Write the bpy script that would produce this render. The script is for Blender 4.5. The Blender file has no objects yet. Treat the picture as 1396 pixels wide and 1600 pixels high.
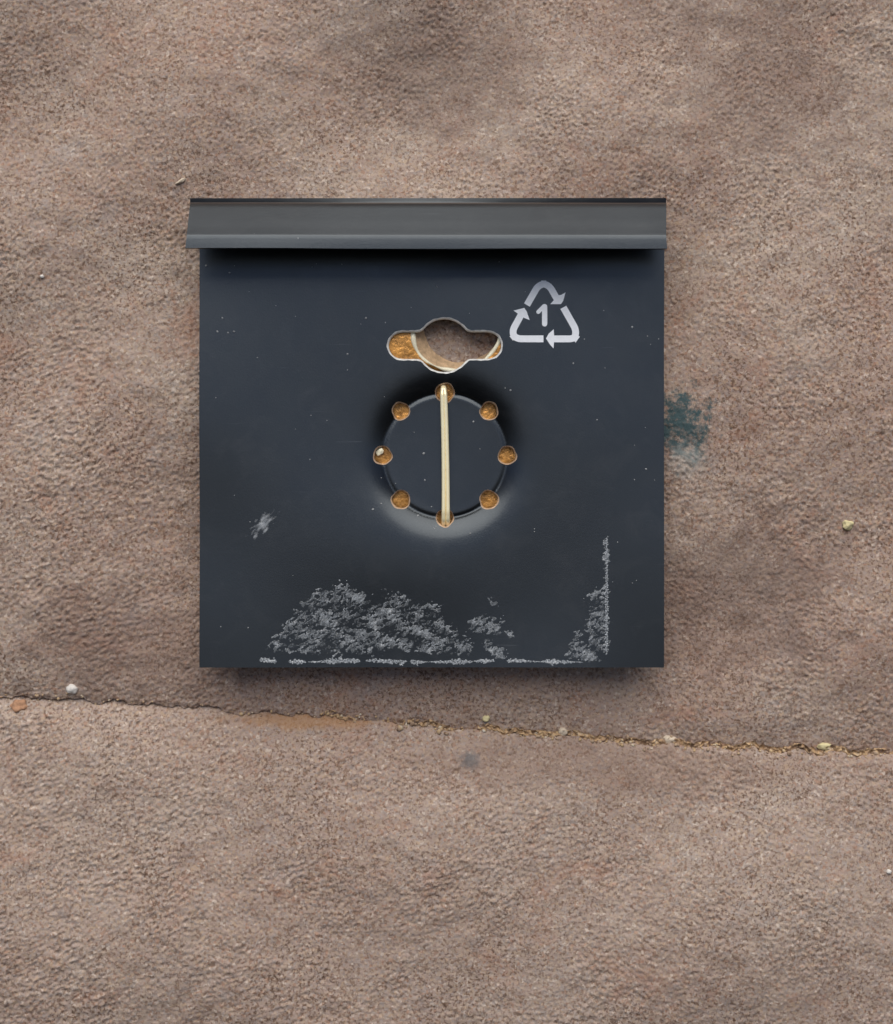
import bpy, bmesh, math, random
import numpy as np
from mathutils import Vector, noise as mnoise
from mathutils.geometry import delaunay_2d_cdt

random.seed(11)
S = bpy.context.scene
col = S.collection
MM = 0.001
PX = 0.08 * MM            # one photograph pixel on the plane of the card's face (y = 0)
D = 0.200                 # camera distance to that plane
CX, CZ = 698.0, 800.0

# ------------------------------------------------------------------ camera, sky, sun, exposure
cam_d = bpy.data.cameras.new('camera')
cam = bpy.data.objects.new('camera', cam_d); col.objects.link(cam)
cam.location = (0, -D, 0); cam.rotation_euler = (math.radians(90), 0, 0)
cam_d.sensor_fit = 'VERTICAL'; cam_d.sensor_height = 24.0
cam_d.lens = 24.0 * D / (1600 * PX)
cam_d.clip_start = 0.005; cam_d.clip_end = 100.0
S.camera = cam

SUN_EL, SUN_AZ = 53.0, -3.0          # elevation; azimuth measured from the camera side (-Y) toward -X
sd = Vector((math.sin(math.radians(SUN_AZ)) * math.cos(math.radians(SUN_EL)),
             -math.cos(math.radians(SUN_AZ)) * math.cos(math.radians(SUN_EL)),
             math.sin(math.radians(SUN_EL))))      # toward the sun
W = bpy.data.worlds.new('World'); S.world = W; W.use_nodes = True
wn = W.node_tree; wn.nodes.clear()
sky = wn.nodes.new('ShaderNodeTexSky'); sky.sky_type = 'NISHITA'; sky.sun_disc = False
sky.sun_elevation = math.radians(SUN_EL)
sky.sun_rotation = math.atan2(sd.x, sd.y)
sky.air_density = 0.25; sky.dust_density = 0.5; sky.ozone_density = 1.2
bg = wn.nodes.new('ShaderNodeBackground'); bg.inputs['Strength'].default_value = 0.05
wo = wn.nodes.new('ShaderNodeOutputWorld')
wn.links.new(sky.outputs[0], bg.inputs[0]); wn.links.new(bg.outputs[0], wo.inputs[0])

sun_d = bpy.data.lights.new('sun', 'SUN'); sun_d.energy = 1.5; sun_d.angle = math.radians(74)
sun_d.color = (1.0, 0.97, 0.93)
sun = bpy.data.objects.new('sun', sun_d); col.objects.link(sun)
sun.rotation_euler = sd.to_track_quat('Z', 'Y').to_euler()
sun.location = sd * 1.0

S.view_settings.view_transform = 'Standard'; S.view_settings.look = 'None'
S.view_settings.exposure = 1.36; S.view_settings.gamma = 1.0
S.view_settings.use_curve_mapping = False

# ------------------------------------------------------------------ helpers
def P(px, py, y=0.0):
    """photograph pixel at depth y (metres behind the card face) -> world point"""
    f = (D + y) / D
    return ((px - CX) * PX * f, y, (CZ - py) * PX * f)

def link(name, me, mat=None, parent=None, smooth=True):
    o = bpy.data.objects.new(name, me); col.objects.link(o)
    if mat: me.materials.append(mat)
    if smooth: me.polygons.foreach_set('use_smooth', [True] * len(me.polygons))
    if parent: o.parent = parent
    return o

def mesh(name, v, f):
    me = bpy.data.meshes.new(name); me.from_pydata([tuple(p) for p in v], [], f); me.update(); return me

def grid_mesh(name, V, mask=None, want=False):
    """V: (rows, cols, 3) array"""
    r, c, _ = V.shape
    idx = np.arange(r * c).reshape(r, c)
    q = np.stack([idx[:-1, :-1], idx[:-1, 1:], idx[1:, 1:], idx[1:, :-1]], -1)
    if mask is not None: q = q[mask]
    q = q.reshape(-1, 4)
    used = np.unique(q); remap = np.full(r * c, -1); remap[used] = np.arange(len(used))
    q = remap[q]; v = V.reshape(-1, 3)[used]
    me = bpy.data.meshes.new(name)
    me.vertices.add(len(v)); me.vertices.foreach_set('co', v.astype(np.float32).ravel())
    me.loops.add(q.size); me.loops.foreach_set('vertex_index', q.astype(np.int32).ravel())
    me.polygons.add(len(q)); me.polygons.foreach_set('loop_start', np.arange(0, q.size, 4, dtype=np.int32))
    me.update(calc_edges=True); return (me, used) if want else me

def tag(o, label=None, cat=None, group=None, kind=None):
    if label: o['label'] = label
    if cat: o['category'] = cat
    if group: o['group'] = group
    if kind: o['kind'] = kind
    return o

class Noise:
    """periodic band-pass noise: wavelength lam (px), elongated by 'aniso' along 'ang' degrees"""
    def __init__(s, seed, lam, aniso=1.0, ang=0.0, width=0.45, N=1024, cell=2.0):
        rng = np.random.default_rng(seed); s.N = N; s.cell = cell
        f = np.fft.fftfreq(N, d=cell); fx, fy = np.meshgrid(f, f)
        a = math.radians(ang)
        u = (fx * math.cos(a) + fy * math.sin(a)) * aniso; w = -fx * math.sin(a) + fy * math.cos(a)
        r = np.sqrt(u * u + w * w) * lam + 1e-9
        g = np.exp(-(np.log(r) / width) ** 2 / 2)
        t = np.real(np.fft.ifft2(np.fft.fft2(rng.standard_normal((N, N))) * g))
        s.t = t / t.std()
    def __call__(s, x, y):
        x = np.asarray(x, float) / s.cell; y = np.asarray(y, float) / s.cell
        xi = np.floor(x).astype(int); yi = np.floor(y).astype(int); fx = x - xi; fy = y - yi
        N = s.N; a = s.t
        x0 = xi % N; x1 = (xi + 1) % N; y0 = yi % N; y1 = (yi + 1) % N
        return (a[y0, x0] * (1 - fx) + a[y0, x1] * fx) * (1 - fy) + (a[y1, x0] * (1 - fx) + a[y1, x1] * fx) * fy

def sstep(a, b, x):
    t = np.clip((x - a) / (b - a), 0, 1); return t * t * (3 - 2 * t)

# ------------------------------------------------------------------ materials
def new_mat(name):
    m = bpy.data.materials.new(name); m.use_nodes = True
    nt = m.node_tree; b = nt.nodes['Principled BSDF']
    tc = nt.nodes.new('ShaderNodeTexCoord'); mp = nt.nodes.new('ShaderNodeMapping')
    mp.inputs['Scale'].default_value = (1000, 1000, 1000)           # millimetres
    nt.links.new(tc.outputs['Object'], mp.inputs[0])
    return m, nt, b, mp.outputs[0]

def nz(nt, vec, scale, detail=2, rough=0.5, dist=0.0):
    n = nt.nodes.new('ShaderNodeTexNoise'); n.inputs['Scale'].default_value = scale
    n.inputs['Detail'].default_value = detail; n.inputs['Roughness'].default_value = rough
    n.inputs['Distortion'].default_value = dist
    nt.links.new(vec, n.inputs['Vector']); return n.outputs['Fac']

def ramp(nt, fac, stops, interp='LINEAR'):
    r = nt.nodes.new('ShaderNodeValToRGB'); r.color_ramp.interpolation = interp
    e = r.color_ramp.elements
    while len(e) < len(stops): e.new(0.5)
    for i, (p, c) in enumerate(stops):
        e[i].position = p; e[i].color = (c, c, c, 1) if isinstance(c, (int, float)) else (*c, 1)
    nt.links.new(fac, r.inputs[0]); return r.outputs[0]

def mix(nt, fac, a, b, mode='MIX'):
    m = nt.nodes.new('ShaderNodeMix'); m.data_type = 'RGBA'; m.blend_type = mode
    for s, v in ((m.inputs[0], fac), (m.inputs[6], a), (m.inputs[7], b)):
        if isinstance(v, (int, float)): s.default_value = v
        elif isinstance(v, tuple): s.default_value = (*v, 1)
        else: nt.links.new(v, s)
    return m.outputs[2]

def math_n(nt, op, a, b=0.0, c=None):
    m = nt.nodes.new('ShaderNodeMath'); m.operation = op
    for s, v in zip(m.inputs, (a, b, c)):
        if v is None: continue
        if isinstance(v, (int, float)): s.default_value = v
        else: nt.links.new(v, s)
    return m.outputs[0]

def bump(nt, b, h, dist, strength=1.0):
    n = nt.nodes.new('ShaderNodeBump'); n.inputs['Distance'].default_value = dist
    n.inputs['Strength'].default_value = strength
    nt.links.new(h, n.inputs['Height']); nt.links.new(n.outputs[0], b.inputs['Normal'])

def spot(nt, vec, p, rx, rz, wob=0.5):
    """soft irregular spot around point p (mm, x/z) with radii rx, rz: 1 inside, 0 outside"""
    sx = nt.nodes.new('ShaderNodeSeparateXYZ'); nt.links.new(vec, sx.inputs[0])
    dx = math_n(nt, 'DIVIDE', math_n(nt, 'SUBTRACT', sx.outputs[0], p[0]), rx)
    dz = math_n(nt, 'DIVIDE', math_n(nt, 'SUBTRACT', sx.outputs[2], p[1]), rz)
    d = math_n(nt, 'SQRT', math_n(nt, 'ADD', math_n(nt, 'MULTIPLY', dx, dx), math_n(nt, 'MULTIPLY', dz, dz)))
    n = math_n(nt, 'MULTIPLY', math_n(nt, 'SUBTRACT', nz(nt, vec, 3.2 / max(rx, 3.2), 7, 0.75), 0.5), wob * 4)
    return ramp(nt, math_n(nt, 'ADD', d, n), [(0.45, 1.0), (1.0, 0.0)])

def stone_material(name, warm):
    m, nt, b, v = new_mat(name)
    big = nz(nt, v, 0.03, 4, 0.6); mid = nz(nt, v, 0.13, 5, 0.65); fine = nz(nt, v, 2.5, 4, 0.75)
    c = mix(nt, ramp(nt, big, [(0.40, 0.0), (0.60, 1.0)]), warm[0], warm[1])
    c = mix(nt, ramp(nt, mid, [(0.40, 0.0), (0.70, 0.8)]), c, warm[2])
    # mineral grains: greyish, rosy, dark brown and pale ones
    vo = nt.nodes.new('ShaderNodeTexVoronoi'); vo.inputs['Scale'].default_value = 3.2
    wv = nt.nodes.new('ShaderNodeVectorMath'); wv.operation = 'MULTIPLY_ADD'
    nn = nt.nodes.new('ShaderNodeTexNoise'); nn.inputs['Scale'].default_value = 2.0; nt.links.new(v, nn.inputs['Vector'])
    nt.links.new(nn.outputs['Color'], wv.inputs[0]); wv.inputs[1].default_value = (0.6, 0.6, 0.6); nt.links.new(v, wv.inputs[2])
    nt.links.new(wv.outputs[0], vo.inputs['Vector'])
    sep = nt.nodes.new('ShaderNodeSeparateColor'); nt.links.new(vo.outputs['Color'], sep.inputs[0])
    gr = ramp(nt, sep.outputs[0], [(0.0, (0.13, 0.07, 0.04)), (0.10, (0.36, 0.19, 0.12)), (0.15, (0.36, 0.32, 0.30)),
                                   (0.30, (0.44, 0.34, 0.26)), (0.62, (0.38, 0.29, 0.25)), (0.90, (0.48, 0.34, 0.22)), (0.95, (0.70, 0.60, 0.50))], 'CONSTANT')
    c = mix(nt, 0.44, c, gr)
    spk = math_n(nt, 'MULTIPLY', ramp(nt, fine, [(0.39, 0.95), (0.49, 0.0)]), ramp(nt, nz(nt, v, 0.09, 3), [(0.35, 0.35), (0.65, 1.0)]))
    c = mix(nt, spk, c, (0.12, 0.066, 0.04))
    c = mix(nt, ramp(nt, nz(nt, v, 1.3, 3, 0.65), [(0.62, 0.0), (0.74, 0.5)]), c, (0.56, 0.46, 0.37))
    c = mix(nt, ramp(nt, nz(nt, v, 0.12, 6, 0.75, 0.8), [(0.56, 0.0), (0.74, 0.55)]), c, (0.36, 0.18, 0.115))   # rusty blushes
    c = mix(nt, ramp(nt, nz(nt, v, 0.075, 6, 0.75, 0.5), [(0.60, 0.0), (0.78, 0.5)]), c, (0.34, 0.33, 0.33))    # greyish bloom
    return m, nt, b, v, c

wall_y = 3.2 * MM
def mmxz(px, py, y=wall_y):
    p = P(px, py, y); return (p[0] * 1000, p[2] * 1000)

M = {}
m, nt, b, v, c = stone_material('upper_stone', ((0.435, 0.335, 0.255), (0.37, 0.25, 0.182), (0.305, 0.19, 0.133)))
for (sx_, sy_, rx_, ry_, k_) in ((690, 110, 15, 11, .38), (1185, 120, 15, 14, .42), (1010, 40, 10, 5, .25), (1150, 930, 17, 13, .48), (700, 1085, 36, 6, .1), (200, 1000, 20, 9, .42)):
    c = mix(nt, math_n(nt, 'MULTIPLY', spot(nt, v, mmxz(sx_, sy_), rx_, ry_, 0.8), k_), c, (0.17, 0.11, 0.085))   # shade of the hollows, below the card and toward the joint, painted in
c = mix(nt, math_n(nt, 'MULTIPLY', spot(nt, v, mmxz(1066, 664), 4.4, 5.4, 1.0), ramp(nt, nz(nt, v, 1.5, 4, .7), [(.32, .55), (.5, 1.0)])), c, (0.058, 0.092, 0.094))  # teal paint stain
c = mix(nt, math_n(nt, 'MULTIPLY', spot(nt, v, mmxz(1075, 720), 3.2, 2.6), 0.35), c, (0.46, 0.45, 0.40))
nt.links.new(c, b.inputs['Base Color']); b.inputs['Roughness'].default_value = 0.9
b.inputs['Specular IOR Level'].default_value = 0.25
bump(nt, b, nz(nt, v, 3.2, 3, 0.7), 0.00010)
M['upper'] = m
m, nt, b, v, c = stone_material('lower_stone', ((0.425, 0.328, 0.254), (0.365, 0.262, 0.197), (0.32, 0.216, 0.158)))
c = mix(nt, math_n(nt, 'MULTIPLY', spot(nt, v, mmxz(735, 1190), 1.6, 1.4), 0.7), c, (0.10, 0.12, 0.13))
c = mix(nt, math_n(nt, 'MULTIPLY', spot(nt, v, mmxz(1000, 1195), 30, 4.5, .7), 0.4), c, (0.20, 0.125, 0.09))
c = mix(nt, math_n(nt, 'MULTIPLY', spot(nt, v, mmxz(480, 1128), 13, 1.5), 0.6), c, (0.38, 0.20, 0.085))       # rusty edge
nt.links.new(c, b.inputs['Base Color']); b.inputs['Roughness'].default_value = 0.9
b.inputs['Specular IOR Level'].default_value = 0.25
bump(nt, b, nz(nt, v, 3.2, 3, 0.7), 0.00010)
M['lower'] = m

m, nt, b, v = new_mat('black_plastic')
c = mix(nt, ramp(nt, nz(nt, v, 0.12, 4, 0.6), [(0.35, 0.0), (0.7, 1.0)]), (0.0060, 0.0064, 0.0070), (0.0080, 0.0084, 0.0090))
film = ramp(nt, nz(nt, v, 0.22, 6, 0.7, 0.6), [(0.52, 0.0), (0.75, 1.0)])                 # thin film of dust, in drifts
c = mix(nt, math_n(nt, 'MULTIPLY', film, 0.045), c, (0.20, 0.19, 0.18))
st = nt.nodes.new('ShaderNodeMapping'); st.inputs['Rotation'].default_value = (0, 0.5, 0); st.inputs['Scale'].default_value = (0.07, 1, 2.2)
nt.links.new(v, st.inputs[0])
scr = ramp(nt, nz(nt, st.outputs[0], 1.6, 3, 0.6), [(0.70, 0.0), (0.76, 1.0)])           # hairline scuffs
c = mix(nt, math_n(nt, 'MULTIPLY', scr, 0.08), c, (0.30, 0.31, 0.33))
nt.links.new(c, b.inputs['Base Color'])
rg = math_n(nt, 'ADD', math_n(nt, 'MULTIPLY', nz(nt, v, 0.25, 5, 0.65), 0.18), math_n(nt, 'MULTIPLY', nz(nt, v, 3.0, 2), 0.06))
nt.links.new(math_n(nt, 'ADD', rg, 0.20), b.inputs['Roughness'])
b.inputs['Specular IOR Level'].default_value = 0.55
b.inputs['Specular Tint'].default_value = (0.80, 0.92, 1.0, 1)
b.inputs['Coat Weight'].default_value = 0.35; b.inputs['Coat Roughness'].default_value = 0.2
bump(nt, b, nz(nt, v, 5.0, 2), 0.00001)
M['black'] = m

def simple(name, colr, rough, metal=0.0, var=0.25, sc=1.0, bd=0.0):
    m, nt, b, v = new_mat(name)
    lo = tuple(x * (1 - var) for x in colr); hi = tuple(min(1, x * (1 + var)) for x in colr)
    nt.links.new(mix(nt, ramp(nt, nz(nt, v, sc, 4, 0.65), [(0.3, 0.0), (0.7, 1.0)]), lo, hi), b.inputs['Base Color'])
    b.inputs['Roughness'].default_value = rough; b.inputs['Metallic'].default_value = metal
    if bd: bump(nt, b, nz(nt, v, sc * 2, 3), bd)
    return m
M['print'] = simple('white_print', (0.93, 0.94, 0.94), 0.5, var=0.04, sc=2)
M['cut'] = simple('pale_cut_edge', (0.85, 0.80, 0.74), 0.35, var=0.25, sc=2.0)
M['cut_tan'] = simple('tan_cut_edge', (0.50, 0.34, 0.22), 0.35, var=0.3, sc=2.0)
M['amber'] = simple('amber_backing', (0.54, 0.25, 0.055), 0.26, metal=0.5, var=0.55, sc=0.9, bd=0.0001)
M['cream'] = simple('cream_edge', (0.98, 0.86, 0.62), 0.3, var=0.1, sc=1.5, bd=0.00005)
M['tan_wall'] = simple('tan_board_core', (0.62, 0.42, 0.24), 0.6, var=0.3, sc=1.5, bd=0.0001)
M['gold'] = simple('pale_gold', (1.0, 0.84, 0.52), 0.2, metal=0.3, var=0.05, sc=1.0)
m, nt, b, v = new_mat('dried_glue')
ta = nt.nodes.new('ShaderNodeAttribute'); ta.attribute_name = 'thickness'
nt.links.new(ramp(nt, nz(nt, v, 1.2, 4, .7), [(0.3, (0.22, 0.235, 0.245)), (0.55, (0.40, 0.42, 0.43)), (0.68, (0.75, 0.76, 0.75))]), b.inputs['Base Color'])
nt.links.new(ramp(nt, ta.outputs['Fac'], [(0.0, 0.05), (0.3, 0.30), (0.9, 0.9)]), b.inputs['Alpha'])   # thin glue is clear, thick glue cloudy
b.inputs['Roughness'].default_value = 0.35
M['residue'] = m
M['dust'] = simple('dust', (0.30, 0.30, 0.29), 0.8, var=0.3, sc=0.4)
m, nt, b, v = new_mat('sand_grain')
nt.links.new(ramp(nt, nz(nt, v, 0.75, 2), [(0.34, (0.20, 0.12, 0.07)), (0.46, (0.38, 0.27, 0.18)), (0.55, (0.46, 0.31, 0.15)), (0.64, (0.52, 0.43, 0.31)), (0.74, (0.66, 0.59, 0.48))]), b.inputs['Base Color'])
b.inputs['Roughness'].default_value = 0.8
M['grain'] = m
m, nt, b, v = new_mat('sandy_fill')
nt.links.new(ramp(nt, nz(nt, v, 0.5, 6, 0.75), [(0.36, (0.18, 0.11, 0.07)), (0.46, (0.36, 0.23, 0.13)), (0.56, (0.50, 0.33, 0.17)), (0.66, (0.60, 0.49, 0.36))]), b.inputs['Base Color'])
b.inputs['Roughness'].default_value = 0.9; bump(nt, b, nz(nt, v, 2.5, 3), 0.00012)
M['fill'] = m
M['white_stone'] = simple('white_stone', (0.60, 0.56, 0.50), 0.8, var=0.12, sc=1.2, bd=0.0001)
M['orange_stone'] = simple('orange_stone', (0.40, 0.215, 0.12), 0.9, var=0.4, sc=1.0, bd=0.0001)
M['yellow_stone'] = simple('yellow_stone', (0.58, 0.50, 0.27), 0.8, var=0.15, sc=1.2, bd=0.0001)
M['cream_stone'] = simple('cream_stone', (0.56, 0.46, 0.34), 0.8, var=0.15, sc=1.2, bd=0.0001)

# ------------------------------------------------------------------ the stone wall
wall = bpy.data.objects.new('stone_wall', None); col.objects.link(wall); wall.location = (0, 0, 0)
tag(wall, 'weathered brown grainy stone wall with a sloping joint behind the black card', 'wall')

JX = np.array([-1500, -200, 0, 200, 300, 420, 560, 700, 900, 1100, 1396, 1700, 3000], float)
JY = np.array([1010, 1076, 1086, 1096, 1103, 1113, 1123, 1136, 1151, 1165, 1178, 1186, 1222], float)
JY = 800 + (JY - 800) * 1.018
nj1 = Noise(3, 60); nj2 = Noise(4, 14)
def joint(px):
    px = np.asarray(px, float)
    return np.interp(px, JX, JY) + 2.0 * nj1(px, px * 0) + 0.9 * nj2(px, px * 0 + 50)

g1 = Noise(21, 10.5, 1.9, -28, .6); g2 = Noise(22, 9.0, 1.8, 42, .6); g3 = Noise(23, 8.5, 1.3, 90, .6)
sel = Noise(24, 420); rel = Noise(25, 230); g4 = Noise(26, 8.0); md = Noise(27, 70); lg = Noise(28, 480, width=0.3)
def grain(px, py):
    """grain relief in metres (positive = toward the viewer)"""
    wr = np.clip(0.5 + (px - 700) / 900 + 0.25 * sel(px, py), 0, 1)            # streak direction drifts over the stone
    wt = sstep(620, 250, py + 60 * sel(py, px))
    n = (g1(px, py) * (1 - wr) + g2(px, py) * wr) / np.sqrt((1 - wr) ** 2 + wr ** 2)
    n = (n * (1 - wt) + g3(px, py) * wt) / np.sqrt((1 - wt) ** 2 + wt ** 2)
    amp = 0.78 + 0.36 * np.clip(rel(px, py), -1.4, 1.5) + 0.35 * sstep(500, 100, px) * sstep(300, 700, py)
    n = np.where(n < 0, -(-n) ** 1.25, 0.75 * n)                                # narrow pits, rounded tops
    return (n * 0.059 * amp + g4(px, py) * 0.022) * MM

def axis(lo, hi, step, far_lo, far_hi):
    core = np.arange(lo, hi + step, step)
    a = [core[0]]; s = step
    while a[-1] > far_lo: s *= 1.12; a.append(a[-1] - s)
    z = [core[-1]]; s = step
    while z[-1] < far_hi: s *= 1.12; z.append(z[-1] + s)
    return np.concatenate([np.array(a[1:])[::-1], core, np.array(z[1:])])

STEP = 1.9
xs = axis(-60, 1456, STEP, -700, 2100)

def upper_y(px, d, j):
    """depth of the upper stone; d = px above the joint"""
    py = j - d
    y = np.full(px.shape, wall_y)
    y = y + 2.1 * MM * np.clip((py - 480) / 640, 0, 1.2) ** 2.0                # face leans back toward its lower edge
    ds = np.maximum(np.interp(px, JX, JY) - py, 0)
    y = y + 0.5 * MM * np.exp(-ds / 26.0) + 0.15 * MM * np.exp(-d / 4.0)
    y = y - 0.55 * MM * lg(px, py) * sstep(0, 200, d) - 0.05 * MM * md(px, py)
    # shallow hollows near the top
    for hx, hy, r, a in ((690, 90, 150, 1.5), (1190, 90, 170, 1.6), (1000, 30, 120, .6)):
        y = y + a * MM * np.exp(-((px - hx) ** 2 + (py - hy) ** 2) / r ** 2)
    return y - grain(px, py)

def lower_y(px, d, j):
    """depth of the lower stone; d = px below the joint"""
    py = j + d
    y = np.full(px.shape, wall_y + 2.3 * MM)
    ds = np.maximum(py - np.interp(px, JX, JY), 0)
    kl = sstep(900, 350, px)
    y = y - (3.4 + 1.2 * kl) * MM * (1 - np.exp(-ds / 210.0)) - 0.5 * MM * (1 - kl)                                 # rounded upper edge comes forward
    y = y + 3.5 * MM * np.clip((d - 150) / 420, 0, 1.5) ** 2
    y = y + (0.15 + 0.45 * kl) * MM * np.exp(-ds / 18.0) + 0.2 * MM * np.exp(-d / 3.5)
    y = y - 0.45 * MM * lg(px + 300, py) * sstep(0, 150, d) - 0.05 * MM * md(px, py)
    return y - grain(px, py)

def stone_grid(name, ds, sign, fn, mat):
    X, Dd = np.meshgrid(xs, ds)
    J = joint(X)
    Y = fn(X, Dd, J)
    py = J - sign * Dd
    f = (D + wall_y) / D
    V = np.stack([(X - CX) * PX * f, Y, (CZ - py) * PX * f], -1)
    deep = V[:1].copy(); deep[..., 1] = 0.022                # the bed runs back into the wall
    V = np.concatenate([deep, V])
    if sign > 0: V = V[::-1]
    o = link(name, grid_mesh(name, V[::-1]), mat, wall)
    return o
du = np.concatenate([[0, .7, 1.5, 2.5], axis(4, 1170, STEP, 3.9, 1800)[1:]])
dl = np.concatenate([[0, .7, 1.5, 2.5], axis(4, 560, STEP, 3.9, 1300)[1:]])
so = stone_grid('stone', du, 1, upper_y, M['upper']); so['label'] = 'upper stone with a teal stain beside the card'
so = stone_grid('stone', dl, -1, lower_y, M['lower']); so['label'] = 'lower stone, paler along its rounded upper edge'

def wall_point(px, py):
    """point on the wall surface seen at a pixel of the wall plane"""
    a = np.array([[float(px)]]); j = joint(a)
    d = (j - py)[0, 0]
    y = upper_y(a, np.array([[d]]), j)[0, 0] if d > 0 else lower_y(a, np.array([[-d]]), j)[0, 0]
    f = (D + wall_y) / D
    return Vector(((px - CX) * PX * f, y, (CZ - py) * PX * f))

def pebble_geo(r, sub, seed, squash=(1, 1, 1), rough=0.35, ang=0.0):
    bm = bmesh.new(); bmesh.ops.create_icosphere(bm, subdivisions=sub, radius=1.0)
    off = Vector((seed * 3.7, seed * 1.3, seed * 7.1))
    for q in bm.verts:
        k = 1 + rough * mnoise.noise(q.co * 1.1 + off) + rough * 0.5 * mnoise.noise(q.co * 2.7 + off)
        p = Vector((q.co.x * squash[0], q.co.y * squash[1], q.co.z * squash[2])) * k * r
        q.co = Vector((p.x * math.cos(ang) - p.z * math.sin(ang), p.y, p.x * math.sin(ang) + p.z * math.cos(ang)))
    vs = [q.co.copy() for q in bm.verts]; bm.verts.index_update()
    fs = [[q.index for q in f.verts] for f in bm.faces]
    bm.free(); return vs, fs

# sandy fill packed into the joint
fd = np.arange(-9, 5.5, 0.9); FX, FD = np.meshgrid(np.arange(-200, 1600, 2.0), fd)
FJ = joint(FX); nf = Noise(91, 9); nf2 = Noise(92, 120)
lowedge = wall_y + (2.45 + 0.75 * sstep(900, 350, FX)) * MM
FY = lowedge + (-0.05 + 0.22 * nf(FX, FD + 50) + 0.30 * nf2(FX, FX * 0)) * MM + np.where(FD > 0, FD * 0.16 * MM, 0) - np.where(FD < -5, (FD + 5) * -0.05 * MM, 0)
ff = (D + wall_y) / D
FV = np.stack([(FX - CX) * PX * ff, FY, (CZ - (FJ + FD)) * PX * ff], -1)
link('joint_fill', grid_mesh('joint_fill', FV[::-1]), M['fill'], wall)

# loose grains caught along the joint
gv, gf = [], []
rng = random.Random(5)
for i in range(560):
    px = rng.uniform(-60, 1456)
    dens = (0.35 if px > 620 else 0.08) + 0.65 * (1 if px > 620 else 0.35) * (0.5 + 0.5 * math.sin(px * 0.021) ** 2)
    if rng.random() > dens: continue
    py = float(joint(np.array([px]))[0]) + rng.gauss(-1.0, 3.0)
    r = abs(rng.gauss(0, 1)) * 0.10 * MM + 0.11 * MM
    if rng.random() < 0.06: r *= 1.6
    p = wall_point(px, py); p.y = min(p.y, wall_y + (2.5 + 0.7 * (1 if px < 600 else 0)) * MM) - r * 0.2
    vs, fs = pebble_geo(r, 1, i, (1, .8, .8), 0.4, rng.uniform(0, 3))
    n = len(gv); gv += [q + p for q in vs]; gf += [[k + n for k in f] for f in fs]
tag(link('joint_grains', mesh('joint_grains', gv, gf), M['grain'], wall), kind='stuff')

def pebble(name, px, py, r, mat, label, cat='pebble', squash=(1, .8, .9), ang=0.0, rough=0.3, seed=1):
    p = wall_point(px, py)
    k = (D + p.y) / (D + wall_y); px = CX + (px - CX) * k; py = CZ + (py - CZ) * k
    p = wall_point(px, py)
    vs, fs = pebble_geo(r * PX, 3, seed, squash, rough, ang)
    o = link(name, mesh(name, vs, fs), mat)
    o.location = p + Vector((0, -r * PX * squash[1] * 0.2, 0))
    return tag(o, label, cat)
pebble('pebble', 113, 1077, 9, M['white_stone'], 'round white pebble lodged in the stone joint at left', seed=2)
pebble('pebble', 30, 1104, 13, M['orange_stone'], 'rusty orange pebble on the lower stone at far left', squash=(1.05, .5, .8), rough=.6, seed=3)
pebble('stone_crumb', 1325, 820, 10, M['yellow_stone'], 'pale yellow crumb stuck to the stone right of the card', 'crumb', squash=(1, .6, .75), rough=.5, seed=4)
pebble('stone_chip', 283, 283, 8, M['cream_stone'], 'thin cream chip above the left end of the card', 'chip', squash=(1.1, .45, .4), ang=0.6, rough=.5, seed=5)
pebble('stone_crumb', 1389, 1362, 4.5, M['white_stone'], 'white crumb on the lower stone at the right edge', 'crumb', seed=6)
pebble('stone_crumb', 66, 432, 3.2, M['white_stone'], 'tiny white crumb on the upper stone at the left', 'crumb', seed=7)
pebble('stone_crumb', 760, 1123, 6, M['yellow_stone'], 'small yellow crumb above the joint below the card', 'crumb', seed=8)
pebble('stone_crumb', 880, 1143, 8, M['cream_stone'], 'cream crumb on the joint, right of the yellow crumb', 'crumb', seed=9)
pebble('stone_crumb', 1046, 1156, 9, M['cream_stone'], 'broad cream crumb in the joint right of centre', 'crumb', squash=(1.3, .7, .8), seed=10)
pebble('stone_crumb', 1288, 1166, 9, M['yellow_stone'], 'yellowish crumb in the joint toward the right edge', 'crumb', squash=(1.3, .7, .7), seed=12)

# ------------------------------------------------------------------ the card
card = bpy.data.objects.new('display_card', None); col.objects.link(card)
tag(card, 'black plastic display card with folded top lip, punched holes and recycling mark', 'display card')
HC = (695.5, 711.0)
warpn = Noise(41, 420, width=0.3)
def face_y(px, py):
    """depth (m) of the card's front face: flat sheet with a round pressed-in dish"""
    px = np.asarray(px, float); py = np.asarray(py, float)
    r = np.hypot(px - HC[0], py - HC[1])
    q = np.maximum(r - 98, 0)
    d = 1.0 * np.exp(-(q / 16.5) ** 1.3) + 0.34 * np.exp(-q / 55.0)
    d = d + 0.16 * np.exp(-((r - 97.5) / 2.6) ** 2)                        # crease at the foot of the dish wall
    d = d - 0.015 * np.exp(-((r - 90) / 4.0) ** 2)
    return (d + 0.12 * warpn(px, py)) * MM
TH = 0.7 * MM
X0, X1, Y0, Y1 = 312.0, 1038.0, 319.0, 1043.0

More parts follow.
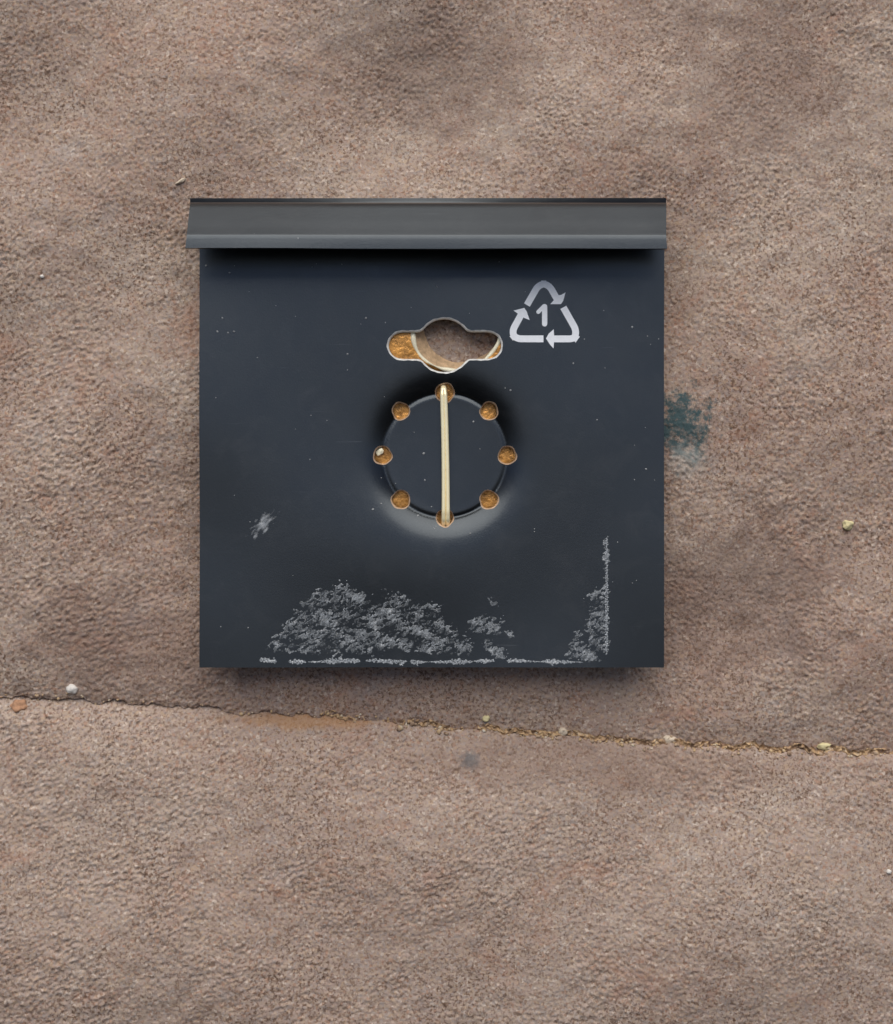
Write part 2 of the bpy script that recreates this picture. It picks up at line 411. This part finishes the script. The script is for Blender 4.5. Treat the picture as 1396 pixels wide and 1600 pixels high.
def resample(loop, step):
    L = loop + [loop[0]]; out = []; carry = 0.0
    seg = [(np.array(L[i]), np.array(L[i + 1])) for i in range(len(loop))]
    tot = sum(np.linalg.norm(b_ - a_) for a_, b_ in seg); n = max(12, int(round(tot / step))); st = tot / n
    for a_, b_ in seg:
        l = np.linalg.norm(b_ - a_); t = carry
        while t < l - 1e-9: out.append(tuple(a_ + (b_ - a_) * t / l)); t += st
        carry = t - l
    return out[:n]
def smooth_loop(loop, it):
    a = np.array(loop)
    for _ in range(it): a = 0.5 * a + 0.25 * (np.roll(a, 1, 0) + np.roll(a, -1, 0))
    return [tuple(p) for p in a]
def offset(loop, d):
    a = np.array(loop); t = np.roll(a, -1, 0) - np.roll(a, 1, 0); t /= np.linalg.norm(t, axis=1)[:, None]
    n = np.stack([t[:, 1], -t[:, 0]], 1)
    area = 0.5 * np.sum(a[:, 0] * np.roll(a[:, 1], -1) - a[:, 1] * np.roll(a[:, 0], -1))
    if area < 0: n = -n
    return [tuple(p) for p in a + n * d]
def circle(cx, cy, r, n=32, wob=0.0, seed=0):
    return [(cx + (r + wob * math.sin(3 * t + seed) + wob * .6 * math.sin(5 * t + 2 * seed)) * math.cos(t),
             cy + (r + wob * math.sin(3 * t + seed) + wob * .6 * math.sin(5 * t + 2 * seed)) * math.sin(t)) for t in (2 * math.pi * k / n for k in range(n))]
# hanger slot: round middle with a rounded arm to each side
hx, hy, R, h = 694.5, 539.5, 41.5, 21.0
def arc(cx, cy, r, a0, a1, n): return [(cx + r * math.cos(math.radians(a0 + (a1 - a0) * k / n)), cy + r * math.sin(math.radians(a0 + (a1 - a0) * k / n))) for k in range(n + 1)]
th0 = math.degrees(math.asin(h / R))
slot = arc(hx, hy, R, -180 + th0, -th0, 24) + arc(763, hy, h, -90, 90, 16) + arc(hx, hy, R, th0, 180 - th0, 24) + arc(628, hy, h, 90, 270, 16)
slot = smooth_loop(resample(slot, 2.5), 6)
holes = [slot]
for k in range(8):
    a = math.radians(45 * k); holes.append(circle(HC[0] + 98 * math.cos(a), HC[1] + 98.5 * math.sin(a), 13.0 + 0.6 * math.sin(k * 2.3), 30, 0.55, k * 1.7))
rims = [2.6] + [2.0] * 8
outer_loops = [[(p[0] + (q[0] - p[0]) * w_, p[1] + (q[1] - p[1]) * w_) for i_, (p, q) in enumerate(zip(l, offset(l, r))) for w_ in [1 + .10 * math.sin(i_ * .55 + r) + .10 * math.sin(i_ * 1.3)]] for l, r in zip(holes, rims)]

def inside(loop, pts):
    a = np.array(loop); x, y = pts[:, 0], pts[:, 1]; c = np.zeros(len(pts), bool)
    j = len(a) - 1
    for i in range(len(a)):
        cond = ((a[i, 1] > y) != (a[j, 1] > y)) & (x < (a[j, 0] - a[i, 0]) * (y - a[i, 1]) / (a[j, 1] - a[i, 1] + 1e-12) + a[i, 0])
        c ^= cond; j = i
    return c

def sheet(boundary, loops, extra):
    """constrained triangulation of a sheet with holes -> pts (n,2), tris, loop index lists"""
    pts = []; edges = []; lids = []
    for L in [boundary] + loops:
        n0 = len(pts); pts += [tuple(p) for p in L]
        edges += [(n0 + i, n0 + (i + 1) % len(L)) for i in range(len(L))]; lids.append(list(range(n0, n0 + len(L))))
    ex = np.array(extra); keep = inside(boundary, ex)
    for L in loops: keep &= ~inside(offset(L, 1.2), ex)
    nb = len(pts); pts += [tuple(p) for p in ex[keep]]
    r = delaunay_2d_cdt([Vector(p) for p in pts], edges, [], 0, 1e-5)
    v2 = np.array([tuple(p) for p in r[0]]); orig = {}
    for i, src in enumerate(r[3]):
        for s in src: orig[s] = i
    tr = np.array([list(t) for t in r[2]])
    cen = v2[tr].mean(1); ok = inside(boundary, cen)
    for L in loops: ok &= ~inside(L, cen)
    return v2, tr[ok], [[orig[i] for i in l] for l in lids]

def edge_pts(x0, y0, x1, y1, step):
    L = [(x0, y0), (x1, y0), (x1, y1), (x0, y1)]; out = []
    for (a, b_), (c_, d_) in zip(L, L[1:] + L[:1]):
        n = int(max(abs(c_ - a), abs(d_ - b_)) / step); out += [(a + (c_ - a) * k / n, b_ + (d_ - b_) * k / n) for k in range(n)]
    return out
bound = edge_pts(X0, Y0, X1, Y1, 14)
extra = [(x + random.uniform(-.5, .5), y + random.uniform(-.5, .5)) for x in np.arange(X0 + 8, X1 - 4, 13.0) for y in np.arange(Y0 + 8, Y1 - 4, 13.0) if math.hypot(x - HC[0], y - HC[1]) > 172]
rr = [4] + list(np.arange(14, 84, 10)) + list(np.arange(86, 132, 1.8)) + list(np.arange(134, 172, 5))
for i, r in enumerate(rr):
    n = max(8, int(2 * math.pi * r / (5.0 if 84 < r < 134 else 9.0)))
    extra += [(HC[0] + r * math.cos(2 * math.pi * (k + .5 * (i % 2)) / n), HC[1] + r * math.sin(2 * math.pi * (k + .5 * (i % 2)) / n)) for k in range(n)]
v2, tr, lids = sheet(bound, outer_loops, extra)
fy = face_y(v2[:, 0], v2[:, 1])
n = len(v2)
front = [P(p[0], p[1], 0) for p in v2]
front = [(p[0], y, p[2]) for p, y in zip(front, fy)]
back = [(p[0], y + TH, p[2]) for p, y in zip(front, fy)]
faces = []
for t in tr:
    a, b_, c_ = (np.array(front[i]) for i in t)
    t = list(t)
    if np.cross(b_ - a, c_ - a)[1] > 0: t = t[::-1]
    faces.append(t); faces.append([i + n for i in t[::-1]])
L = lids[0]
# outer cut edge: own vertices so the corner stays crisp
fv = front + back
base = len(fv); k = len(L)
fv += [front[i] for i in L] + [back[i] for i in L]
faces += [[base + i, base + (i + 1) % k, base + k + (i + 1) % k, base + k + i] for i in range(k)]
plate = link('plate', mesh('plate', fv, faces), M['black'], card)

# pale cut edges round each punched hole (chamfer, then wall)
for hi, (Lo, Li) in enumerate(zip(outer_loops, holes)):
    k = len(Lo); vs = []
    for loop, dy in ((Lo, 0.0), (Li, 0.16 * MM), (Li, TH)):
        for (x, y), (xo, yo) in zip(loop, Lo):
            q = P(x, y, 0); vs.append((q[0], float(face_y(xo, yo)) + dy, q[2]))
    fs = [[r * k + i, r * k + (i + 1) % k, (r + 1) * k + (i + 1) % k, (r + 1) * k + i] for r in range(2) for i in range(k)]
    link('cut_edge', mesh('cut_edge', vs, fs), M['cut'] if hi == 0 else M['cut_tan'], plate)

# ---- folded lip: bent strip along the top
prof = [(324, -0.2), (319, -1.3), (316.8, -2.1), (316.5, -2.7), (318, -3.25), (322, -3.7), (332, -4.52), (345, -5.58), (357, -6.54), (367, -7.35),
        (368.2, -7.42), (372, -7.47), (380, -7.51), (388, -7.54)]
prof = np.array(prof); tt = np.linspace(0, 1, len(prof)); tq = np.linspace(0, 1, 60)
pp = np.stack([np.interp(tq, tt, prof[:, 0]), np.interp(tq, tt, prof[:, 1])], 1)
for _ in range(1): pp[1:-1] = 0.5 * pp[1:-1] + 0.25 * (pp[:-2] + pp[2:])
# world-space profile (y, z) from pixel rows
prow = [(d * MM, P(0, py, d * MM)[2]) for py, d in pp]
pa = np.array(prow); tg = np.gradient(pa, axis=0); tg /= np.linalg.norm(tg, axis=1)[:, None]
nrm = np.stack([-tg[:, 1], tg[:, 0]], 1)
if nrm[40][0] < 0: nrm = -nrm                         # inner side of the fold (toward the wall)
inn = pa + nrm * 0.6 * MM
ncol = 60
lipn = Noise(55, 300, width=0.3)
def lip_x(i, u):
    py = pp[min(i, 59)][0]; dep = pp[min(i, 59)][1] * MM
    xl = np.interp(py, [316, 388], [297.5, 290.0]); xr = np.interp(py, [316, 372, 388], [1041.5, 1041.5, 1043.0])
    return (xl + (xr - xl) * u - CX) * PX * (D + dep) / D
lv = []
for side in (pa, inn):
    for i in range(60):
        for c_ in range(ncol):
            u = c_ / (ncol - 1)
            wv = 0.05 * MM * float(lipn(u * 740, 10)) * (i / 59)
            lv.append((lip_x(i, u), side[i][0] + wv, side[i][1] - 0.3 * wv + (u - .5) * -0.02 * MM))
I = lambda s, i, c_: s * 60 * ncol + i * ncol + c_
lf = []
for i in range(59):
    for c_ in range(ncol - 1):
        lf.append([I(0, i, c_), I(0, i + 1, c_), I(0, i + 1, c_ + 1), I(0, i, c_ + 1)])
        lf.append([I(1, i, c_), I(1, i, c_ + 1), I(1, i + 1, c_ + 1), I(1, i + 1, c_)])
def rim(seq):      # closing strips with their own vertices
    for (a0, a1), (b0, b1) in zip(seq[:-1], seq[1:]):
        q = len(lv); lv.extend([lv[a0], lv[b0], lv[b1], lv[a1]]); lf.append([q, q + 1, q + 2, q + 3])
rim([(I(0, 59, c_), I(1, 59, c_)) for c_ in range(ncol)])
rim([(I(1, 0, c_), I(0, 0, c_)) for c_ in range(ncol)])
rim([(I(1, i, 0), I(0, i, 0)) for i in range(60)][::-1])
rim([(I(1, i, ncol - 1), I(0, i, ncol - 1)) for i in range(60)])
# flat back flange of the lip, a narrow strip showing above the fold
q = len(lv)
for yy in (-0.12 * MM, 0.5 * MM):
    for (x_, y_) in ((297.5, 310.0), (1041.0, 309.6), (1041.0, 335.0), (297.5, 335.0)):
        w_ = P(x_, y_); lv.append((w_[0], yy, w_[2]))
lf += [[q, q + 3, q + 2, q + 1], [q + 4, q + 5, q + 6, q + 7], [q, q + 1, q + 5, q + 4], [q + 1, q + 2, q + 6, q + 5], [q + 3, q, q + 4, q + 7]]
link('folded_lip', mesh('folded_lip', lv, lf), M['black'], card)

# ---- amber backing board with its own ragged hole
BY = 2.4 * MM; BT = 0.75 * MM
bf = circle(713, 509, 69.5, 72, 1.8, 0.7); bk = circle(724, 499, 62, 72, 1.5, 1.9)
bb = edge_pts(X0 + 22, Y0 + 30, X1 - 22, Y1 - 22, 16)
ex = [(x, y) for x in np.arange(X0 + 30, X1 - 26, 11.0) for y in np.arange(Y0 + 40, Y1 - 26, 11.0)]
v2, tr, lids = sheet(bb, [bf], ex)
wn2 = Noise(61, 40)
def board_y(x, y):
    r_ = math.hypot(x - HC[0], y - HC[1]); w_ = float(sstep(150, 122, r_))          # flat seat under the dish
    return (float(face_y(x, y)) + TH + 0.14 * MM) * (1 - w_) + 2.32 * MM * w_ + 0.03 * MM * float(wn2(x, y))
bv = [(P(p[0], p[1])[0], board_y(p[0], p[1]), P(p[0], p[1])[2]) for p in v2]
bfc = []
for t in tr:
    a, b_, c_ = (np.array(bv[i]) for i in t); t = list(t)
    if np.cross(b_ - a, c_ - a)[1] > 0: t = t[::-1]
    bfc.append(t)
q0 = len(bv); kk = len(lids[0])
bv += [bv[i] for i in lids[0]] + [(bv[i][0], BY + BT, bv[i][2]) for i in lids[0]]
bfc += [[q0 + i, q0 + (i + 1) % kk, q0 + kk + (i + 1) % kk, q0 + kk + i] for i in range(kk)]
board = link('backing_board', mesh('backing_board', bv, bfc), M['amber'], card)
board['label'] = 'amber board behind the card, seen through its holes'
# bevelled wall of the hole and its torn cream rim
k = 72; vs = [bv[i] for i in lids[1]] + [(P(*p)[0], BY + BT, P(*p)[2]) for p in bk]
link('hole_wall', mesh('hole_wall', vs, [[i, (i + 1) % k, k + (i + 1) % k, k + i] for i in range(k)]), M['tan_wall'], board)

def tube(path, rad, nseg=12, closed=False):
    vs, fs = [], []; path = [Vector(p) for p in path]; m_ = len(path)
    up = Vector((0, -1, 0)); prev = None
    for i, p in enumerate(path):
        t = (path[(i + 1) % m_ if closed else min(i + 1, m_ - 1)] - path[(i - 1) % m_ if closed else max(i - 1, 0)]).normalized()
        if prev is None: a = t.cross(Vector((0.3, -1, 0.2))).normalized()
        else: a = (prev - t * prev.dot(t)).normalized()
        prev = a; b_ = t.cross(a); r = rad(i / (m_ - 1)) if callable(rad) else rad
        for s in range(nseg):
            w = 2 * math.pi * s / nseg; vs.append(p + (a * math.cos(w) + b_ * math.sin(w)) * r)
    for i in range(m_ if closed else m_ - 1):
        for s in range(nseg):
            j = (i + 1) % m_
            fs.append([i * nseg + s, i * nseg + (s + 1) % nseg, j * nseg + (s + 1) % nseg, j * nseg + s])
    if not closed:
        fs.append(list(range(nseg))[::-1]); fs.append([(m_ - 1) * nseg + s for s in range(nseg)])
    return vs, fs
pth = [(bv[i][0], bv[i][1] + 0.1 * MM, bv[i][2]) for i in lids[1]]
vs, fs = tube(pth, lambda u: (0.22 + 0.09 * math.sin(u * 31) + 0.06 * math.sin(u * 71)) * MM, 8, True)
link('torn_rim', mesh('torn_rim', vs, fs), M['cream'], board)
# flash of light on the left-hand hole's cut edge, modelled as a cream lump
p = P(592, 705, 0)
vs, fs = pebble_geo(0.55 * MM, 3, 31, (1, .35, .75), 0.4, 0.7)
fl = link('cut_edge_flash', mesh('cut_edge_flash', vs, fs), M['cream'], board); fl.location = (p[0], 1.75 * MM, p[2])

# ---- printed recycling mark (three arrows and a 1)
ZS = 1396 / 140.0
def zp(x, y): return (780 + x / ZS, 420 + y / ZS)
def bez(pts, rad, n=10):
    """polyline with rounded corners (quadratic)"""
    out = [pts[0]]
    for i in range(1, len(pts) - 1):
        a, b_, c_ = (np.array(pts[j], float) for j in (i - 1, i, i + 1))
        r = rad[i - 1]; s = b_ + (a - b_) / np.linalg.norm(a - b_) * r; e = b_ + (c_ - b_) / np.linalg.norm(c_ - b_) * r
        for k_ in range(n + 1):
            t = k_ / n; out.append(tuple((1 - t) ** 2 * s + 2 * t * (1 - t) * b_ + t * t * e))
    return out + [pts[-1]]
def stroke(path, w):
    a = np.array(path, float); t = np.gradient(a, axis=0); t /= np.linalg.norm(t, axis=1)[:, None]
    nn = np.stack([-t[:, 1], t[:, 0]], 1) * w / 2
    return [tuple(p) for p in a + nn] + [tuple(p) for p in (a - nn)[::-1]]
def printed(name, polys, label=None):
    pts, fcs = [], []
    for poly in polys:
        n0 = len(pts); q = [zp(*p) for p in poly]; pts += q; fcs.append(list(range(n0, n0 + len(q))))
    r = delaunay_2d_cdt([Vector(p) for p in pts], [], fcs, 1, 1e-5)
    vv = [tuple(p) for p in r[0]]; k_ = len(vv); T = [list(t) for t in r[2]]
    vs = []
    for dy in (-0.022 * MM, 0.03 * MM):
        for p in vv:
            q = P(p[0], p[1]); vs.append((q[0], float(face_y(p[0], p[1])) + dy, q[2]))
    fs = []; cnt = {}
    for t in T:
        a, b_, c_ = (np.array(vs[i]) for i in t)
        if np.cross(b_ - a, c_ - a)[1] > 0: t = t[::-1]
        fs.append(t)
        for i in range(3): e = (t[i], t[(i + 1) % 3]); cnt[e] = 1
    for (a, b_) in list(cnt):
        if (b_, a) not in cnt: fs.append([b_, a, a + k_, b_ + k_])
    o = link(name, mesh(name, vs, fs), M['print'], plate, smooth=False)
    if label: o['label'] = label
printed('recycling_arrow', [stroke(bez([(435, 565), (625, 235), (770, 235), (915, 490)], [110, 110]), 104),
                            [(905, 412), (965, 408), (1037, 368), (1000, 500), (965, 550), (800, 550), (855, 488)]], 'white printed arrow, top of the recycling triangle')
printed('recycling_arrow', [stroke(bez([(1002, 600), (1232, 1005), (1170, 1092), (840, 1092)], [140, 80]), 106),
                            [(732, 1086), (775, 1010), (852, 942), (858, 1040), (858, 1140), (848, 1240), (790, 1175)]], 'white printed arrow, right side of the recycling triangle')
printed('recycling_arrow', [stroke(bez([(692, 1092), (262, 1092), (190, 1000), (345, 715)], [90, 110]), 106),
                            [(226, 652), (395, 610), (430, 665), (478, 800), (390, 765), (300, 705)]], 'white printed arrow, left side of the recycling triangle')
def rounded(x0, y0, x1, y1, w):
    a = math.degrees(math.atan2(y1 - y0, x1 - x0)); return arc(x1, y1, w / 2, a - 90, a + 90, 10) + arc(x0, y0, w / 2, a + 90, a + 270, 10)
printed('numeral_one', [rounded(711, 590, 711, 858, 82), rounded(700, 582, 612, 672, 62)], 'white printed numeral 1')

# ---- dried glue residue along the lower edge
CELL = 0.62
gx = np.arange(378, 962, CELL); gy = np.arange(786, 1041, CELL)
GX, GY = np.meshgrid(gx, gy)
def NZ(seed, lam, an=1.0, ang=0.0): return Noise(seed, lam, an, ang, N=1024, cell=CELL)(GX, GY)
n_a = NZ(71, 9.5, 2.3, -22); n_b = NZ(72, 36, 1.7, 15); n_c = NZ(73, 4.2); n_d = NZ(74, 8, 2.6, -48); n_e = NZ(75, 7.5)
def poly_field(poly, soft):
    """signed distance-like field of a polygon (positive inside)"""
    pts = np.stack([GX.ravel(), GY.ravel()], 1); ins = inside(poly, pts)
    d = np.full(len(pts), 1e9); a = np.array(poly, float)
    for i in range(len(a)):
        p, q = a[i], a[(i + 1) % len(a)]; e = q - p
        t = np.clip(((pts - p) @ e) / (e @ e), 0, 1); d = np.minimum(d, np.hypot(*(pts - p - t[:, None] * e).T))
    return (np.where(ins, d, -d) / soft).reshape(GX.shape)
blobs = [([(418, 1012), (436, 996), (446, 978), (462, 966), (470, 945), (500, 922), (545, 915), (575, 930), (592, 946), (606, 924), (632, 932), (640, 948), (668, 944), (690, 952), (694, 972), (712, 988), (738, 1008), (742, 1020), (700, 1022), (640, 1014), (560, 1022), (470, 1018)], 9),
         ([(732, 972), (752, 962), (770, 965), (784, 972), (780, 990), (766, 990), (770, 1006), (788, 1014), (790, 1030), (774, 1026), (756, 1010), (758, 988), (740, 988)], 6),
         ([(762, 932), (772, 928), (780, 948), (770, 950)], 4), ([(790, 986), (800, 984), (803, 994), (795, 999)], 3),
         ([(919, 930), (930, 922), (936, 936), (950, 905), (951, 1008), (946, 1022), (920, 1016)], 6),
         ([(944, 838), (951, 838), (951, 930), (944, 930)], 4),
         ([(884, 1018), (900, 992), (912, 974), (916, 984), (902, 1004), (942, 1008), (938, 1032), (892, 1034)], 6)]
field = np.full(GX.shape, -9.0)
for poly, soft in blobs: field = np.maximum(field, np.clip(poly_field(poly, soft), -3, 1.0))
film = 0.9 * np.minimum(field, 0.34) + 0.34 * n_a + 0.22 * n_b + 0.22 * n_e + 0.08 * n_c - 0.20           # ragged, torn patches
edge = np.exp(-((film - 0.10) / 0.13) ** 2)                                                     # glue rolled up along their edges
web = np.exp(-(n_e / 0.20) ** 2) * (film > 0) * sstep(-0.6, 0.9, n_b)                                                    # and in wrinkles across them
body_t = 0.20 + 0.10 * edge + 0.34 * web + 0.12 * np.clip(n_c, -1, 2) + 0.10 * n_b + 0.12 * n_d + 0.8 * np.clip(n_c - 2.1, 0, 1)
# thin line of glue right along the bottom edge, with breaks
yl = 1033.8 + 0.8 * np.sin(GX * .03) - 3.5 * sstep(440, 398, GX)
ln = 1.0 - np.abs(GY - yl) / (2.6 + 0.8 * n_b) + 0.30 * n_e
ln -= 3 * (sstep(410, 396, GX) + sstep(905, 925, GX)) + 1.5 * np.maximum(0, Noise(76, 60, cell=CELL)(GX, GX * 0 + 9) - 0.7)
# straight scratch up the right side
sc = 1.0 - np.abs(GX - 948.3) / (1.6 + 0.5 * sstep(840, 1000, GY)) + 0.35 * n_c - 3 * (sstep(846, 834, GY) + sstep(1018, 1028, GY)) + 0.15 * n_e
# rubbed smudge to the left of the dish
ca, sa = math.cos(math.radians(-48)), math.sin(math.radians(-48))
u = ((GX - 413) * ca + (GY - 817) * sa) / 27; w = (-(GX - 413) * sa + (GY - 817) * ca) / 11
sm = 0.95 - np.hypot(u, w) + 0.20 * n_d + 0.08 * n_c - 0.25 * sstep(-0.2, 1.1, u)
H = np.maximum.reduce([film, ln, sc, sm])
T = np.where(film > 0, body_t, 0); T = np.maximum(T, np.where(ln > 0, 0.62 + 0.25 * n_c, 0)); T = np.maximum(T, np.where(sc > 0, 0.5 + 0.3 * n_c, 0))
T = np.maximum(T, np.where(sm > 0, np.clip(sm * 0.75 + 0.06 * n_d, 0, .6), 0)); T = np.clip(T, 0, 1.2)
Yr = face_y(GX, GY) - (np.clip(H * 0.12, -0.05, 0.012) + 0.045 * T * (H > 0)) * MM
V = np.stack([(GX - CX) * PX, Yr, (CZ - GY) * PX], -1)
keep = (np.maximum(np.maximum(H[:-1, :-1], H[1:, 1:]), np.maximum(H[1:, :-1], H[:-1, 1:])) > -0.02)
me, used = grid_mesh('glue_residue', V[::-1], keep[::-1], True)
at = me.attributes.new('thickness', 'FLOAT', 'POINT'); at.data.foreach_set('value', T[::-1].ravel()[used].astype(np.float32))
res = link('glue_residue', me, M['residue'], plate)
tag(res, 'greyish dried glue residue along the lower edge', kind='stuff')

# ---- dust specks
rng = random.Random(8)
spots = [(340, 518, 2.2), (357, 520, 2), (366, 518, 2), (572, 497, 2.6), (543, 553, 2), (988, 511, 2.4), (896, 568, 2), (662, 708, 2.4), (664, 750, 1.8), (740, 658, 2),
         (398, 366, 2.4), (466, 372, 2.6), (583, 796, 2.2), (596, 787, 1.8), (653, 806, 2.2), (735, 834, 2), (322, 415, 2), (359, 426, 2), (798, 610, 2), (933, 656, 1.6), (1010, 733, 2), (348, 497, 1.8)]
spots += [(rng.uniform(322, 1030), rng.uniform(405, 1000), rng.uniform(0.7, 1.3)) for _ in range(60)]
dv, df = [], []
for i, (x, y, r) in enumerate(spots):
    if any(inside(l, np.array([[x, y]]))[0] for l in outer_loops): continue
    if y < 395:       # on the lip
        k_ = int(np.argmin(np.abs(pp[:, 0] - y))); q = Vector(((x - CX) * PX * (D + pa[k_][0]) / D, pa[k_][0], pa[k_][1]))
    else:
        q = Vector(P(x, y)); q.y = float(face_y(x, y))
    vs, fs = pebble_geo(r * PX, 1, i, (1, .5, .8), 0.5, rng.uniform(0, 3)); n0 = len(dv)
    dv += [t + q for t in vs]; df += [[k_ + n0 for k_ in f] for f in fs]
tag(link('dust_specks', mesh('dust_specks', dv, df), M['dust'], plate), kind='stuff')

# ------------------------------------------------------------------ gold hairpin wire through the top and bottom holes
def strand(sgn):
    pts = []
    ctrl = [(604, 1.15, 0.6), (608, 0.75, 1.6), (616, 0.55, 2.4), (640, 0.50, 2.6), (700, 0.55, 2.7), (760, 0.60, 3.0), (800, 0.62, 3.3), (812, 0.75, 3.3), (819, 1.2, 3.2), (823, 1.8, 3.0)]
    c_ = np.array(ctrl)
    for y in np.concatenate([np.linspace(604, 616, 10), np.linspace(620, 800, 40), np.linspace(803, 823, 10)]):
        d = np.interp(y, c_[:, 0], c_[:, 1]) * MM; s = np.interp(y, c_[:, 0], c_[:, 2])
        x = 693.2 + (y - 604) / 220 * 3.6 + 1.2 * math.sin((y - 604) / 220 * math.pi) + sgn * s
        pts.append(P(x, y, d))
    return pts
A = strand(-1); B = strand(1)
vs, fs = tube(A[::-1] + B, 0.265 * MM, 14)
wire = link('wire_pin', mesh('wire_pin', vs, fs), M['gold'])
tag(wire, 'pale gold hairpin wire threaded upright across the round dish of the black card', 'wire')
